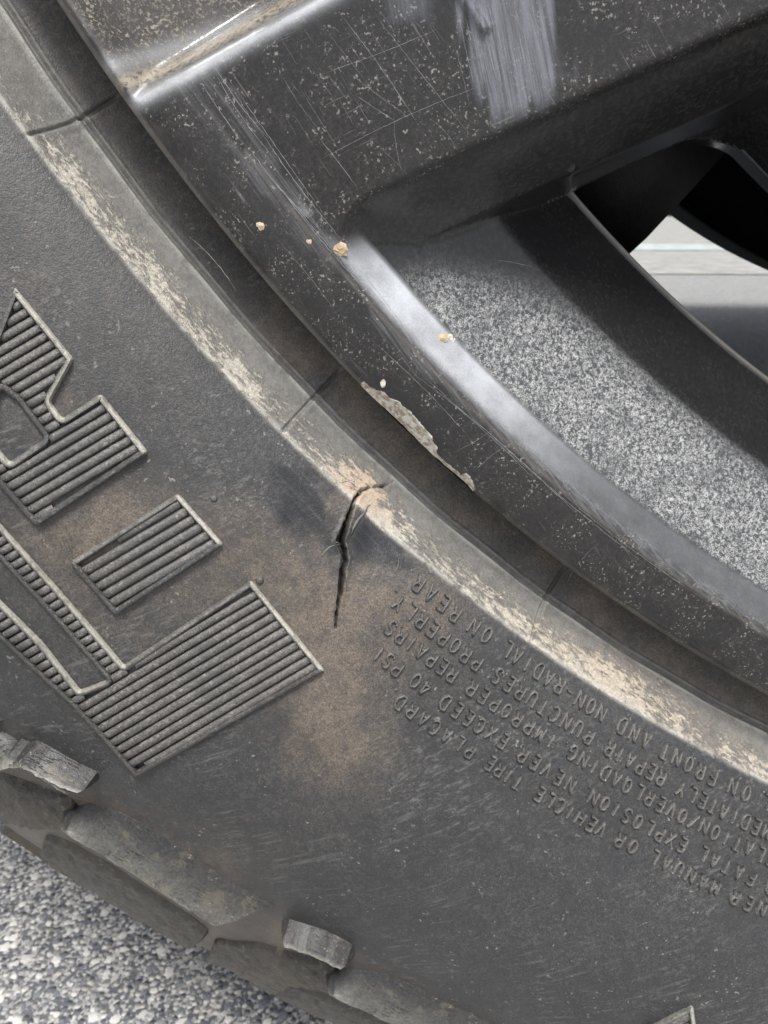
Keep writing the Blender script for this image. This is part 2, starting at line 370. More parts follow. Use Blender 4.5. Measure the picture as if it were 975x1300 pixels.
# ------------------------------------------------------------------ tire
TIRE_BASE = (0, .14, 0)
tire = empty('tire', TIRE_BASE, 'worn dusty black off-road tire with a cracked sidewall', 'tire')
CRACK = [(499,612),(487,617),(470,618),(458,624),(453,630),(449,640),(446,648),(441,662),(436,676),(432,688),(436,698),(438,710),(435,725),(433,745),(430,765),(427,782),(426,797)]
CRW = [.5, .8, 1.4, 2.4, 2.8, 2.2, 2.6, 3.4, 5.2, 5.6, 4.6, 4.6, 4.2, 3.6, 2.6, 1.6, .4]
def seams_th(): return np.radians(np.array([213.89, 223.70, 233.69]))
def build_sidewall():
    th0, th1 = math.radians(203), math.radians(262)
    cr = hit_tire(CRACK); ca, cb = cr[:, 1].min() - .004, cr[:, 1].max() + .004; ra, rb = cr[:, 0].min() - .0006, cr[:, 0].max() + .0012
    def span(a, b, st): return np.linspace(a, b, max(2, int(math.ceil((b - a)/st)) + 1))[:-1]
    st = seams_th(); fineb = [(s - .0022, s + .0022) for s in st] + [(ca, cb)]
    fineb.sort(); mg = []
    for a, b in fineb:
        if mg and a < mg[-1][1]: mg[-1][1] = max(b, mg[-1][1])
        else: mg.append([a, b])
    ths = []; x = th0
    for a, b in mg: ths += [span(x, a, .0017), span(a, b, .0005)]; x = b
    ths += [span(x, th1, .0017), span(th1, th0 + 2*math.pi, math.radians(2))]
    th = np.concatenate(ths)
    rs = np.concatenate([span(.262, .272, .002), span(.272, .2775, .0006), span(.2775, ra, .0002) if ra > .2775 else [], span(max(ra, .2775), rb, .00016), span(rb, .345, .0006), span(.345, .408, .0012), [.408]])
    R, T = np.meshgrid(rs, th, indexing='ij')
    P = surf(R, T); U, Vv = proj(P)
    # --- relief: crack, mould seams, circumferential groove, rim-protector edge
    d, t = seg_dist(U, Vv, CRACK)
    # constant-arc parameter to width
    seglen = np.concatenate([[0], np.cumsum(np.hypot(*np.diff(np.array(CRACK), axis=0).T))]); wid = np.interp(t, seglen/seglen[-1], CRW)
    wig = (vnoise(U*.22, Vv*.22, 3) - .5)*4.2 + (vnoise(U*.6, Vv*.6, 4) - .5)*1.2
    inside = smooth(.75, -.55, (d + wig*.55 - wid*.62) / 2.2)
    depth = inside * (.0006 + .00030*wid)
    lips = np.exp(-((d - wid*.62 - 3.0)/3.2)**2) * np.clip(wid/5, .1, 1) * (.00012 + .00022*vnoise(U*.15, Vv*.15, 63))
    off = -depth + lips*(1 - inside)
    # small flap of torn rubber right of the crack
    fl = poly_sdf(U, Vv, [(452,640),(466,640),(458,655),(447,678),(442,676)]); off += smooth(2, -3, fl)*.00012
    # groove line between bead strip and under-lip
    gl = .2792 + .00010*np.sin(T*90); off -= np.exp(-((R - gl)/.00022)**2)*.00045; off += np.exp(-((R - gl - .00050)/.00018)**2)*.00030; off += np.exp(-((R - gl + .00050)/.00020)**2)*.00018
    for k, s in enumerate(st):
        q = (T - s - (R - .279)*(.0)) * R / .00028; band = smooth(.2735, .2745, R) * smooth(.2843, .2835, R)
        off -= np.exp(-q**2)*.0005*band; off += np.exp(-((q - 2.2)/1.0)**2)*.00016*band
    # very faint moulding steps and undulation of the sidewall
    off += (vnoise(T*55, R*220, 8) - .5)*.00025*smooth(.288, .30, R)
    off -= .0007*np.exp(-((U - 475)**2 + (Vv - 690)**2)/(2*28.0**2))
    P = surf(R, T, off)
    nr, nc = R.shape
    V = P.reshape(-1, 3); F = grid_faces(nr, nc, True)
    # inner bead, tread base, rear sidewall: rings continuing the same columns would be heavy, so they are a second mesh
    o = obj('sidewall', V, F, M_SIDE, tire)
    mm = lambda a: a.ravel()
    # --- where the dirt lies
    strip = smooth(.2793, .2838, R)*smooth(.2846, .2838, R)
    low = smooth(.2775, .2800, R)*smooth(.2846, .2838, R)
    along = vnoise(T*60, R*0 + 3.1, 11); cream = strip**1.2*(.56 + .30*along) + low*.06
    cream = np.where(U < 60, cream*.72, cream)*(.52 + .80*vnoise(T*150, R*2600, 13)*(.4 + .9*vnoise(T*38, R*300, 14)))*(1 - .25*smooth(560, 700, U))
    cream = np.clip(cream, 0, 1)
    patch = np.exp(-(((U - 800)/150)**2 + ((Vv - 850)/110)**2))
    cream = np.clip(cream + patch*low*.30, 0, 1)
    tan = np.clip(np.exp(-(((U - 462)/50)**2 + ((Vv - 620)/40)**2))*1.0 + patch*.55*smooth(.2835, .2800, R) + .10 + .28*smooth(520, 760, U), 0, 1)
    cream = np.clip(cream + low*np.exp(-(((U - 450)/50)**2 + ((Vv - 612)/40)**2))*.32, 0, 1)
    br = .05 + .12*smooth(500, 100, U)*smooth(700, 300, Vv) + .26*np.exp(-(((U - 200)/150)**2 + ((Vv - 740)/90)**2)) + .75*np.exp(-(((U - 425)/62)**2 + ((Vv - 900)/95)**2))
    br += .55*np.exp(-(((U - 400)/75)**2 + ((Vv - 770)/70)**2)) + .40*np.exp(-(((U - 520)/90)**2 + ((Vv - 770)/70)**2)) + .30*np.exp(-(((U - 100)/90)**2 + ((Vv - 690)/60)**2))
    br += .55*np.exp(-(((U - 425)/40)**2 + ((Vv - 640)/28)**2)) + .55*smooth(.3395, .352, R) + .28*np.exp(-(((U - 240)/100)**2 + ((Vv - 1120)/70)**2))
    br += .35*smooth(9, 2, d) * (t < .45) + .25*np.exp(-(((U - 70)/40)**2 + ((Vv - 520)/40)**2))
    br += .35*np.exp(-(((U - 300)/90)**2 + ((Vv - 690)/50)**2)) + .30*np.exp(-(((U - 160)/60)**2 + ((Vv - 640)/40)**2))
    br *= (.75 + .8*vnoise(U*.025, Vv*.025, 5))*1.1
    rub = smooth(14, -14, poly_sdf(U, Vv, [(345,590),(400,610),(425,650),(428,695),(395,690),(360,660)]) + (vnoise(U*.05, Vv*.05, 9) - .5)*30)
    rub = np.maximum(rub, smooth(12, -10, poly_sdf(U, Vv, [(462,662),(520,690),(515,712),(450,708),(448,690)]) + (vnoise(U*.05, Vv*.05, 19) - .5)*24))
    br += 1.0*smooth(.2790, .2780, R)*(.35 + .65*smooth(150, 450, U))*vnoise(U*.02, Vv*.02, 15) + .35*low*smooth(600, 750, U)
    br *= .55 + .9*vnoise(U*.08, Vv*.08, 25)
    br *= 1 - .9*rub
    cut = np.clip(inside*1.25 - .2, 0, 1)
    el = np.exp(-((R - .28395)/.00022)**2)*.85 + np.exp(-((R - .2797)/.00016)**2)*.55 + np.exp(-((R - .2787)/.00014)**2)*.25
    for s in st: el = np.maximum(el, np.exp(-(((T - s)*R + .0004)/.0002)**2)*.35*low)
    grey = low*(.75 + .25*along) + .08*smooth(.2793, .2780, R)
    for n, a in (('grey', np.clip(grey, 0, 1)), ('cream', cream), ('tan', tan), ('brown', np.clip(br, 0, 1)), ('rub', rub), ('cut', cut), ('edgeline', el)): attr(o, n, mm(a))
    return o
build_sidewall()
def build_casing():
    """tread base and rear sidewall of the casing"""
    pr = [(408,-30),(411,-40),(412,-70),(412,-200),(411,-240),(408,-252),(392,-268),(365,-284),(325,-297),(300,-292),(284,-280),(272,-271),(262,-268)]
    n = 240; th = np.linspace(0, 2*math.pi, n, endpoint=False); R = np.array([p[0] for p in pr])/1e3; Z = np.array([p[1] for p in pr])/1e3
    V = np.stack([np.outer(R, np.cos(th)), np.outer(R, np.sin(th)), np.repeat(Z[:, None], n, 1)], -1).reshape(-1, 3)
    obj('casing', V, grid_faces(len(pr), n, True), M_TREAD, tire)
build_casing()

# --- wedge-shaped shoulder lugs, lofted between two outlines
def resample(pts, n):
    pts = np.array(pts, float); L = np.concatenate([[0], np.cumsum(np.hypot(*np.diff(pts, axis=0).T))]); s = np.linspace(0, L[-1], n)
    return np.stack([np.interp(s, L, pts[:, 0]), np.interp(s, L, pts[:, 1])], -1)
def lug_rt(top, bot, h0, h1, n=44, m=18, prof=1.0):
    """grid of (r, th, off)"""
    A = resample(top, n); B = resample(bot, n); ra = hit_tire(A, h0); rb = hit_tire(B, h1); rows = []
    for k in range(m):
        t = k/(m - 1); rows.append(np.concatenate([ra*(1 - t) + rb*t, np.full((n, 1), h0 + (h1 - h0)*t**prof)], 1))
    return np.stack(rows)
def lug_mesh(G, sink=.004, rough=.0001, bevel=.0006):
    m, n, _ = G.shape; R, T, O = G[..., 0].copy(), G[..., 1].copy(), G[..., 2].copy()
    O = O + (rng.random(O.shape) - .5)*1.2*rough + (vnoise(R*900, T*R.mean()*900, 77) - .5)*5*rough; O[0] = np.minimum(O[0], .0)
    # rounded outer rim: extra ring slightly lower
    rimO = O.copy()
    P = surf(R, T, O); loop = [(0, j) for j in range(n)] + [(i, n-1) for i in range(1, m)] + [(m-1, j) for j in range(n-2, -1, -1)] + [(i, 0) for i in range(m-2, 0, -1)]
    V = P.reshape(-1, 3).tolist(); F = grid_faces(m, n).tolist()
    cr, ct = R.mean(), T.mean(); ring1 = []; ring2 = []
    for (i, j) in loop:
        r, t, o = R[i, j], T[i, j], O[i, j]; e = np.array([(r - cr), (t - ct)*cr]); e /= (np.linalg.norm(e) + 1e-9)
        r1 = r + e[0]*bevel; t1 = t + e[1]*bevel/cr
        V.append(surf(r1, t1, o - bevel*1.1).tolist() if i > 1 else surf(r, t, o - .0003).tolist()); ring1.append(len(V) - 1)
    for (i, j) in loop:
        r, t, o = R[i, j], T[i, j], O[i, j]; e = np.array([(r - cr), (t - ct)*cr]); e /= (np.linalg.norm(e) + 1e-9)
        V.append(surf(np.clip(r + e[0]*bevel*1.7, .262, .4079), t + e[1]*bevel*1.7/cr, -sink).tolist()); ring2.append(len(V) - 1)
    L = len(loop)
    for k in range(L):
        a = loop[k][0]*n + loop[k][1]; b = loop[(k+1) % L]; b = b[0]*n + b[1]
        F.append((a, b, ring1[(k+1) % L], ring1[k])); F.append((ring1[k], ring1[(k+1) % L], ring2[(k+1) % L], ring2[k]))
    return np.array(V), F
PITCH = 2*math.pi/41
def ring_copies(src, ks):
    for k in ks:
        c = src.copy(); COL.objects.link(c); c.parent = src.parent
        # turn about the wheel axle, which lies in the parent's frame at (0,-0.14,H)
        ax = Matrix.Translation((0, -TIRE_BASE[1], H)); c.matrix_local = ax @ Matrix.Rotation(k*PITCH, 4, 'Y') @ ax.inverted()
def lug(name, top, bot, h0, h1, mat, ks=(), **k):
    V, F = lug_mesh(lug_rt(top, bot, h0, h1, **{a: b for a, b in k.items() if a in ('n', 'm', 'prof')}), **{a: b for a, b in k.items() if a in ('sink', 'rough', 'bevel')})
    o = obj(name, V, F, mat, tire, True); fix_normals(o); o.data.set_sharp_from_angle(angle=math.radians(38))
    mm_ = k.get('m', 18); nn_ = k.get('n', 44); cv = np.zeros(len(V)); cv[:mm_*nn_] = np.repeat(np.linspace(0, 1, mm_)**1.5, nn_)*k.get('crest', .25); attr(o, 'crest', cv)
    ring_copies(o, ks); return o
ALLK = list(range(1, 41))
# plateau lug (one per pitch), its lower tread block, the short bar and the block under the bar
lug('shoulder_lug', [(86,1026),(112,1019),(150,1030),(200,1057),(250,1090),(300,1123),(350,1150)], [(77,1055),(100,1069),(140,1093),(190,1124),(232,1151),(255,1166),(273,1177)], .0000, .0044, M_LUG, [k for k in ALLK], prof=1.0, rough=.00005)
bar = lug('shoulder_bar', [(361,1173),(380,1180),(400,1190),(425,1201),(447,1212)], [(361,1203),(375,1207),(395,1214),(415,1222),(432,1231)], .0002, .0042, M_LUG, crest=.35, ks= [1] + list(range(3, 41)), prof=.75, rough=.00006)
lug('shoulder_bar', [(-30,915),(0,928),(32,947),(75,968),(120,990)], [(-30,972),(0,977),(25,974),(60,991),(97,1008)], .0002, .0044, M_LUG, crest=.45, prof=.75, rough=.00008)
lug('side_block', [(-45,984),(0,984),(40,999),(85,1015),(93,1022)], [(-45,1026),(0,1043),(22,1050),(50,1053),(77,1055)], .0006, .0024, M_TREAD, ALLK, rough=.00010, prof=.6)

def tread_block(r0, r1, z0, z1, t0, t1, skew=0.0, n=10, ch=.0012):
    """block standing on the tread base, rounded at its top edge"""
    V = []; F = []
    lv = [(r0, 0.0), (r1 - ch, 0.0), (r1, ch)]
    rings = []
    for (r, c) in lv:
        ring = []
        for k in range(n + 1): ring.append((t0 + c/r1 + (t1 - t0 - 2*c/r1)*k/n, z0 - c))
        for k in range(n + 1): ring.append((t1 - c/r1 - (t1 - t0 - 2*c/r1)*k/n, z1 + c))
        rings.append([len(V) + i for i in range(len(ring))])
        for t, z in ring:
            j = (random.random() - .5)*.0005
            tt = t + skew*(z - z0); V.append(((r + j)*math.cos(tt), (r + j)*math.sin(tt), z + (random.random() - .5)*.0003))
    m = len(rings[0])
    for a, b in zip(rings[:-1], rings[1:]):
        for k in range(m): F.append((a[k], a[(k+1) % m], b[(k+1) % m], b[k]))
    top = rings[-1]
    for k in range(n): F.append((top[k], top[k+1], top[m - 2 - k], top[m - 1 - k]))
    return np.array(V), F
def tb(name, *a, ks=ALLK, **k):
    V, F = tread_block(*a, **k); o = obj(name, V, F, M_TREAD, tire, True); fix_normals(o); o.data.set_sharp_from_angle(angle=math.radians(35)); at_ = np.zeros(len(V)); at_[2*(len(V)//3):] = .30; at_[len(V)//3:2*(len(V)//3)] = .45; attr(o, 'crest', at_); ring_copies(o, ks); return o
D = math.radians
tb('tread_block', .398, .4200, -.0310, -.066, D(227.0), D(232.6), skew=.5)
tb('tread_block', .396, .4185, -.0325, -.062, D(232.95), D(235.35), skew=.5)
tb('tread_block', .405, .4215, -.070, -.110, D(228.0), D(234.2), skew=-.4)
tb('tread_block', .405, .4215, -.118, -.160, D(226.6), D(232.8), skew=.4)
tb('tread_block', .405, .4215, -.168, -.208, D(228.0), D(234.2), skew=-.4)
tb('tread_block', .400, .4205, -.216, -.258, D(227.0), D(232.6), skew=.5)
tb('tread_block', .405, .4246, -.0365, -.046, D(229.75), D(230.55), ch=.0008, n=4)
tb('tread_block', .405, .4240, -.0365, -.050, D(231.7), D(232.5), ch=.001, n=4)
# flank of the shoulder block between the plateau lug and the tread edge
lug('side_block', [(60,1062),(90,1074),(140,1102),(190,1132),(232,1160),(262,1184)], [(52,1096),(88,1118),(120,1136),(160,1160),(200,1184),(238,1208)], .0006, .0016, M_TREAD, ALLK, rough=.00016, prof=.5)
lug('side_block', [(300,1212),(345,1222),(400,1240),(470,1268),(540,1290)], [(262,1216),(310,1246),(360,1272),(420,1298),(490,1330)], -.0004, .0014, M_TREAD, rough=.00016, prof=.6)

# --- big outlined letters with ribbed fields
def round_poly(pts, rad=5.0, closed=True):
    out = []; n = len(pts)
    for i in range(n):
        p0, p1, p2 = np.array(pts[i-1], float), np.array(pts[i], float), np.array(pts[(i+1) % n], float)
        a, b = p0 - p1, p2 - p1; la, lb = np.linalg.norm(a), np.linalg.norm(b); r = min(rad, la*.4, lb*.4)
        A, B = p1 + a/la*r, p1 + b/lb*r
        for t in (0, .25, .5, .75, 1): out.append((1-t)**2*A + 2*t*(1-t)*p1 + t*t*B)
    return np.array(out)
def densify(P, step=4.0):
    out = []
    for a, b in zip(P, np.roll(P, -1, 0)):
        L = np.linalg.norm(b - a); k = max(1, int(L/step))
        for i in range(k): out.append(a + (b - a)*i/k)
    return np.array(out)
def area(P): x, y = np.array(P).T; return .5*np.sum(x*np.roll(y, -1) - np.roll(x, -1)*y)
def inset(P, d):
    """move every point of a closed outline inwards"""
    sg = np.sign(area(P)); t = np.roll(P, -1, 0) - np.roll(P, 1, 0); t /= (np.linalg.norm(t, axis=1)[:, None] + 1e-9)
    n = np.stack([-t[:, 1], t[:, 0]], -1)*sg; return P + n*d
def ring_mesh(P, widths, heights):
    V = []; n = len(P)
    for w, h in zip(widths, heights):
        Q = inset(P, w); rt = hit_tire(Q, max(h, 0)); V.append(surf(rt[:, 0], rt[:, 1], h + (rng.random(n) - .5)*.00006*(h > 0)))
    V = np.concatenate(V); F = []
    for k in range(len(widths) - 1):
        for i in range(n): F.append((k*n + i, k*n + (i+1) % n, (k+1)*n + (i+1) % n, (k+1)*n + i))
    return V, F
def clip_line(p, d, polys, lo=-600, hi=900):
    """intervals of the line p + t d inside the outer polygon and outside the others (even-odd)"""
    ts = []
    for P in polys:
        for a, b in zip(P, np.roll(P, -1, 0)):
            e = b - a; den = d[0]*e[1] - d[1]*e[0]
            if abs(den) < 1e-9: continue
            w = a - p; t = (w[0]*e[1] - w[1]*e[0])/den; s = (w[0]*d[1] - w[1]*d[0])/den
            if 0 <= s < 1: ts.append(t)
    ts.sort(); return list(zip(ts[0::2], ts[1::2]))
def raised_letter(outer, holes=(), ang=30.5, pitch=12.9, phase=0.0, bw=9.5, hgt=.0011, rh=.00085, rad=5.0):
    P = densify(round_poly(outer, rad)); V, F = ring_mesh(P, [-1.8, .6, 2.6, bw - 3.2, bw - 1.2, bw + .8], [-.0005, hgt*.75, hgt, hgt, hgt*.6, -.0004])
    m = MB(); m.add(V, F); polys = [inset(P, bw - 1.0)]; crests = [(P, 1, (.7, 1, 1, .35, 0, 0))]
    for hpts in holes:
        Q = densify(round_poly(hpts, rad)); V, F = ring_mesh(Q, [-bw - .8, -bw + 1.2, -bw + 3.2, -2.6, -.6, 1.8], [-.0004, hgt*.6, hgt, hgt, hgt*.75, -.0005]); m.add(V, F); polys.append(inset(Q, -bw + 1.0)); crests.append((Q, -1, (0, 0, .35, 1, 1, .7)))
    L = m.build('raised_letter', M_LETTER, tire); fix_normals(L)
    cre = []
    for Pk, sgn, Wk in crests:
        t = np.roll(Pk, -1, 0) - np.roll(Pk, 1, 0); t /= (np.linalg.norm(t, axis=1)[:, None] + 1e-9); nn = np.stack([t[:, 1], -t[:, 0]], -1)*np.sign(area(Pk))*sgn
        up = np.clip(nn @ np.array([.80, -.60]), 0, 1)**.7      # faces the wheel centre, where dust settles
        for wv in Wk: cre.append(up*wv)
    attr(L, 'crest', np.concatenate(cre)); L.data.set_sharp_from_angle(angle=math.radians(55))
    a = math.radians(ang); d = np.array([math.cos(a), -math.sin(a)]); nrm = np.array([math.sin(a), math.cos(a)])
    lo = min((q @ nrm) for q in polys[0]); hi = max((q @ nrm) for q in polys[0]); s = lo + phase
    while s < hi:
        for t0, t1 in clip_line(nrm*s, d, polys):
            if t1 - t0 < 7: continue
            t0 -= .5; t1 += .5
            k = max(2, int((t1 - t0)/9)); Vs = []
            for i in range(k + 1):
                c = nrm*s + d*(t0 + (t1 - t0)*i/k)
                for w, h in ((-.46*pitch, -.0003), (-.40*pitch, rh*.70), (-.29*pitch, rh*.98), (0, rh*1.03), (.29*pitch, rh*.96), (.40*pitch, rh*.65), (.46*pitch, -.0003)):
                    q = c + nrm*(w + (random.random() - .5)*.3); rt = hit_tire([q], max(h, 0))[0]; Vs.append(surf(rt[0], rt[1], h + (random.random() - .5)*.00007))
            F = [tuple(x) for x in grid_faces(k + 1, 7).tolist()] + [tuple(range(7)), tuple(range(k*7 + 6, k*7 - 1, -1))]
            o = obj('ridge', np.array(Vs), F, M_RIDGE, L); fix_normals(o)
        s += pitch
    return L
Lt = raised_letter([(18,364),(93,456),(63,510),(79,532),(128,500),(188,575),(46,670),(0,618),(-62,545),(-62,470),(-8,432)],
    [[(2,494),(22,510),(57,557),(12,588),(-30,540)]], phase=3.0)
tag(Lt, 'large outlined letter with a pointed top and a hollow centre')
Lt = raised_letter([(88,715),(226,627),(284,692),(146,782)], phase=4.5, bw=8.5, pitch=13.2)
tag(Lt, 'small slanted ribbed bar of the lettering')
Lt = raised_letter([(319,738),(412,852),(172,988),(126,935),(92,898),(52,861),(0,812),(-45,770),(-45,722),(0,765),(52,816),(101,878),(137,864),(66,783),(0,711),(-45,663),(-45,622),(0,667),(79,755),(157,846)],
    phase=4.5, bw=8.0, pitch=11.7, rad=3.0, rh=.00085)
tag(Lt, 'largest ribbed letter with two long parallel arms')
Lt = raised_letter([(812,1312),(880,1278),(888,1340),(850,1370)], phase=8.0, bw=8); tag(Lt, 'tip of another outlined letter at the shoulder')

# --- raised safety text in single-stroke capitals
GL = {'A': [[(0,0),(.5,1),(1,0)], [(.2,.36),(.8,.36)]], 'B': [[(0,0),(0,1),(.75,1),(.95,.78),(.75,.54),(0,.54)], [(.75,.54),(1,.28),(.8,0),(0,0)]],
 'C': [[(1,.82),(.75,1),(.3,1),(.02,.7),(.02,.3),(.3,0),(.75,0),(1,.18)]], 'D': [[(0,0),(0,1),(.6,1),(1,.7),(1,.3),(.6,0),(0,0)]], 'E': [[(.95,1),(0,1),(0,0),(.95,0)], [(0,.52),(.8,.52)]],
 'F': [[(.95,1),(0,1),(0,0)], [(0,.52),(.8,.52)]], 'G': [[(1,.82),(.75,1),(.3,1),(.02,.7),(.02,.3),(.3,0),(.75,0),(1,.2),(1,.45),(.6,.45)]], 'H': [[(0,0),(0,1)], [(1,0),(1,1)], [(0,.5),(1,.5)]],
 'I': [[(.5,0),(.5,1)]], 'L': [[(0,1),(0,0),(.9,0)]], 'M': [[(0,0),(.04,1),(.5,.3),(.96,1),(1,0)]], 'N': [[(0,0),(0,1),(1,0),(1,1)]],
 'O': [[(.5,1),(.15,.86),(0,.5),(.15,.14),(.5,0),(.85,.14),(1,.5),(.85,.86),(.5,1)]], 'P': [[(0,0),(0,1),(.7,1),(.98,.76),(.7,.48),(0,.48)]], 'R': [[(0,0),(0,1),(.7,1),(.98,.76),(.7,.5),(0,.5)], [(.5,.5),(1,0)]],
 'S': [[(.95,.84),(.7,1),(.3,1),(.04,.78),(.25,.55),(.75,.45),(.97,.22),(.7,0),(.28,0),(.03,.17)]], 'T': [[(0,1),(1,1)], [(.5,1),(.5,0)]], 'U': [[(0,1),(0,.3),(.25,0),(.75,0),(1,.3),(1,1)]],
 'V': [[(0,1),(.5,0),(1,1)]], 'W': [[(0,1),(.25,0),(.5,.8),(.75,0),(1,1)]], 'X': [[(0,0),(1,1)], [(0,1),(1,0)]], 'Y': [[(0,1),(.5,.5),(1,1)], [(.5,.5),(.5,0)]],
 '0': [[(.5,1),(.12,.85),(0,.5),(.12,.15),(.5,0),(.88,.15),(1,.5),(.88,.85),(.5,1)]], '4': [[(.75,0),(.75,1),(0,.3),(1,.3)]], '/': [[(0,-.05),(1,1.05)]], '-': [[(.1,.45),(.9,.45)]], '.': [[(.4,.0),(.55,.07)]], ',': [[(.6,.08),(.35,-.12)]]}
CAPH, CAPW, TR = .00198, .00116, .00020
def stroke(pts, c, ur, ut):
    """half-buried round bead along one pen stroke, in the sidewall"""
    pts = [np.array(p, float) for p in pts]; fine = []
    for a, b in zip(pts[:-1], pts[1:]):
        L = np.hypot((b - a)[0]*CAPW, (b - a)[1]*CAPH); k = max(1, int(L/.00032))
        fine += [a + (b - a)*i/k for i in range(k)]
    fine.append(pts[-1]); n = len(fine); Q = []
    for p in fine:
        x = (p[0] - .5)*CAPW + random.gauss(0, 1.0e-5); y = (p[1] - .5)*CAPH + random.gauss(0, 1.0e-5)
        Q.append((c[0] + y, c[1] - x/c[0]))
    V = []; 
    for i in range(n):
        a = np.array(Q[max(i-1, 0)]); b = np.array(Q[min(i+1, n-1)]); t = np.array([b[0] - a[0], (b[1] - a[1])*c[0]]); t /= (np.linalg.norm(t) + 1e-12); nn = np.array([-t[1], t[0]])
        rad = TR*random.uniform(.9, 1.12)*(.75 if i in (0, n-1) else 1)
        for k in range(6):
            al = -.35 + (math.pi + .7)*k/5; w = math.cos(al)*rad; h = math.sin(al)*rad*3.0
            V.append(surf(Q[i][0] + nn[0]*w, Q[i][1] + nn[1]*w/c[0], h))
    F = [tuple(x) for x in grid_faces(n, 6).tolist()] + [tuple(range(6)), tuple(range(n*6 - 1, n*6 - 7, -1))]
    return V, F
WORDS = {
 1: [('AL', (982,1022), (972,1018)), ('ON', (947,1007), (930,997)), ('FRONT', (903,990), (843,955)), ('AND', (821,938), (789,921)), ('NON-RADIAL', (763,905), (645,820)), ('ON', (617,807), (601,796)), ('REAR', (577,780), (531,741))],
 2: [('MMEDIATELY', (987,1060), (864,1003)), ('REPAIR', (839,986), (774,949)), ('PUNCTURES', (747,935), (632,857)), ('PROPERLY', (604,843), (505,767)), ('.', (503,750), (503,750))],
 3: [('FLATION', (979,1089), (894,1048)), ('/', (880,1043), (880,1043)), ('OVERLOADING', (866,1035), (727,955)), ('.', (721,940), (721,940)), ('IMPROPER', (700,940), (599,873)), ('REPAIRS', (573,857), (496,797))],
 4: [('ND', (992,1134), (977,1127)), ('FATAL', (953,1115), (894,1079)), ('EXPLOSION', (866,1071), (753,1013)), ('.', (749,997), (749,997)), ('NEVER', (722,999), (663,959)), ('EXCEED', (639,939), (565,891)), ('40', (541,872), (528,863)), ('PSI', (503,850), (483,827))],
 5: [('OWNER', (1000,1169), (933,1139)), ('MANUAL', (908,1126), (832,1084)), ('OR', (804,1073), (787,1065)), ('VEHICLE', (763,1053), (684,1008)), ('TIRE', (655,996), (622,968)), ('PLACARD', (595,955), (508,891)), (',', (504,873), (504,873))]}
def safety_text():
    for ln, words in WORDS.items():
        # radius of the line: common to all its words
        cs = [hit_tire([a, b], .0002) for w, a, b in words if w not in ('.', ',')]
        rl = np.median(np.concatenate(cs)[:, 0])
        LN = None
        for w, a, b in words:
            e = hit_tire([a, b], .0002)
            for i, ch in enumerate(w):
                t = i/max(1, len(w) - 1); th = e[0, 1]*(1 - t) + e[1, 1]*t
                r = (rl if ch not in '.,' else rl) + random.gauss(0, 3e-5) + .25*((e[0, 0]*(1 - t) + e[1, 0]*t) - rl)*(ch not in '.,'); m = MB()
                for s in GL[ch]:
                    V, F = stroke(s, (r, th), None, None); m.add(V, F)
                if LN is None:
                    LN = bpy.data.objects.new('safety_text_line', None); COL.objects.link(LN); LN.parent = tire; LN.empty_display_size = .01
                o = m.build('raised_character', M_TEXT, LN)
safety_text()
# small moulding nubs on the sidewall
for (x, y, s) in ((272,633,.00055), (330,737,.0006), (185,905,.0003)):
    rt = hit_tire([(x, y)])[0]; c = surf(rt[0], rt[1], 0); m = MB(); V = []
    for i in range(5):
        for j in range(8):
            a = j*math.pi/4; q = s*math.cos(i*math.pi/10); V.append(surf(rt[0] + q*math.cos(a), rt[1] + q*math.sin(a)/rt[0], s*.9*math.sin(i*math.pi/10) - .0001))
    m.add(V, [tuple(f) for f in grid_faces(5, 8, True).tolist()] + [tuple(range(32, 40))]); m.build('mould_nub', M_LETTER, tire)

def side_line(m, pts, w, h=.00003):
    P = resample(pts, max(4, int(sum(math.hypot(b[0]-a[0], b[1]-a[1]) for a, b in zip(pts[:-1], pts[1:]))/4))); P = P + rng.normal(0, .35, P.shape)
    T = np.gradient(P, axis=0); T /= np.linalg.norm(T, axis=1)[:, None]; Nn = np.stack([-T[:, 1], T[:, 0]], -1); n = len(P); V = []
    ww = w*np.clip(np.sin(np.linspace(0, math.pi, n))*1.5, .1, 1)[:, None]*rng.uniform(.6, 1.3, (n, 1))
    for q, o in ((P + Nn*ww, -.00008), (P, h), (P - Nn*ww, -.00008)):
        rt = hit_tire(q); V.append(surf(rt[:, 0], rt[:, 1], o))
    m.add(np.concatenate(V), [(c*n + i, c*n + i + 1, (c+1)*n + i + 1, (c+1)*n + i) for c in range(2) for i in range(n - 1)])
m = MB()
for _ in range(46):
    x, y = random.uniform(60, 940), random.uniform(150, 1230); L = random.uniform(8, 46); an = math.radians(random.gauss(-24, 22))
    if y < 150 + x*.92 + 30 and x < 900: continue
    side_line(m, [(x, y), (x + L*.5*math.cos(an) + random.gauss(0, 1.5), y + L*.5*math.sin(an) + random.gauss(0, 1.5)), (x + L*math.cos(an), y + L*math.sin(an))], random.uniform(.5, 1.1))
for q in ([(433,690),(420,694),(410,702),(403,712)], [(415,684),(424,688),(432,690)], [(470,640),(462,652),(452,664),(446,678)], [(430,800),(424,812),(412,822)], [(320,170),(345,182)], [(458,628),(452,618),(444,612)]): side_line(m, q, 1.4, .00006)
tag(m.build('scuff_marks', M_TEXT, tire), 'faint pale scuff lines on the sidewall', kind='stuff')

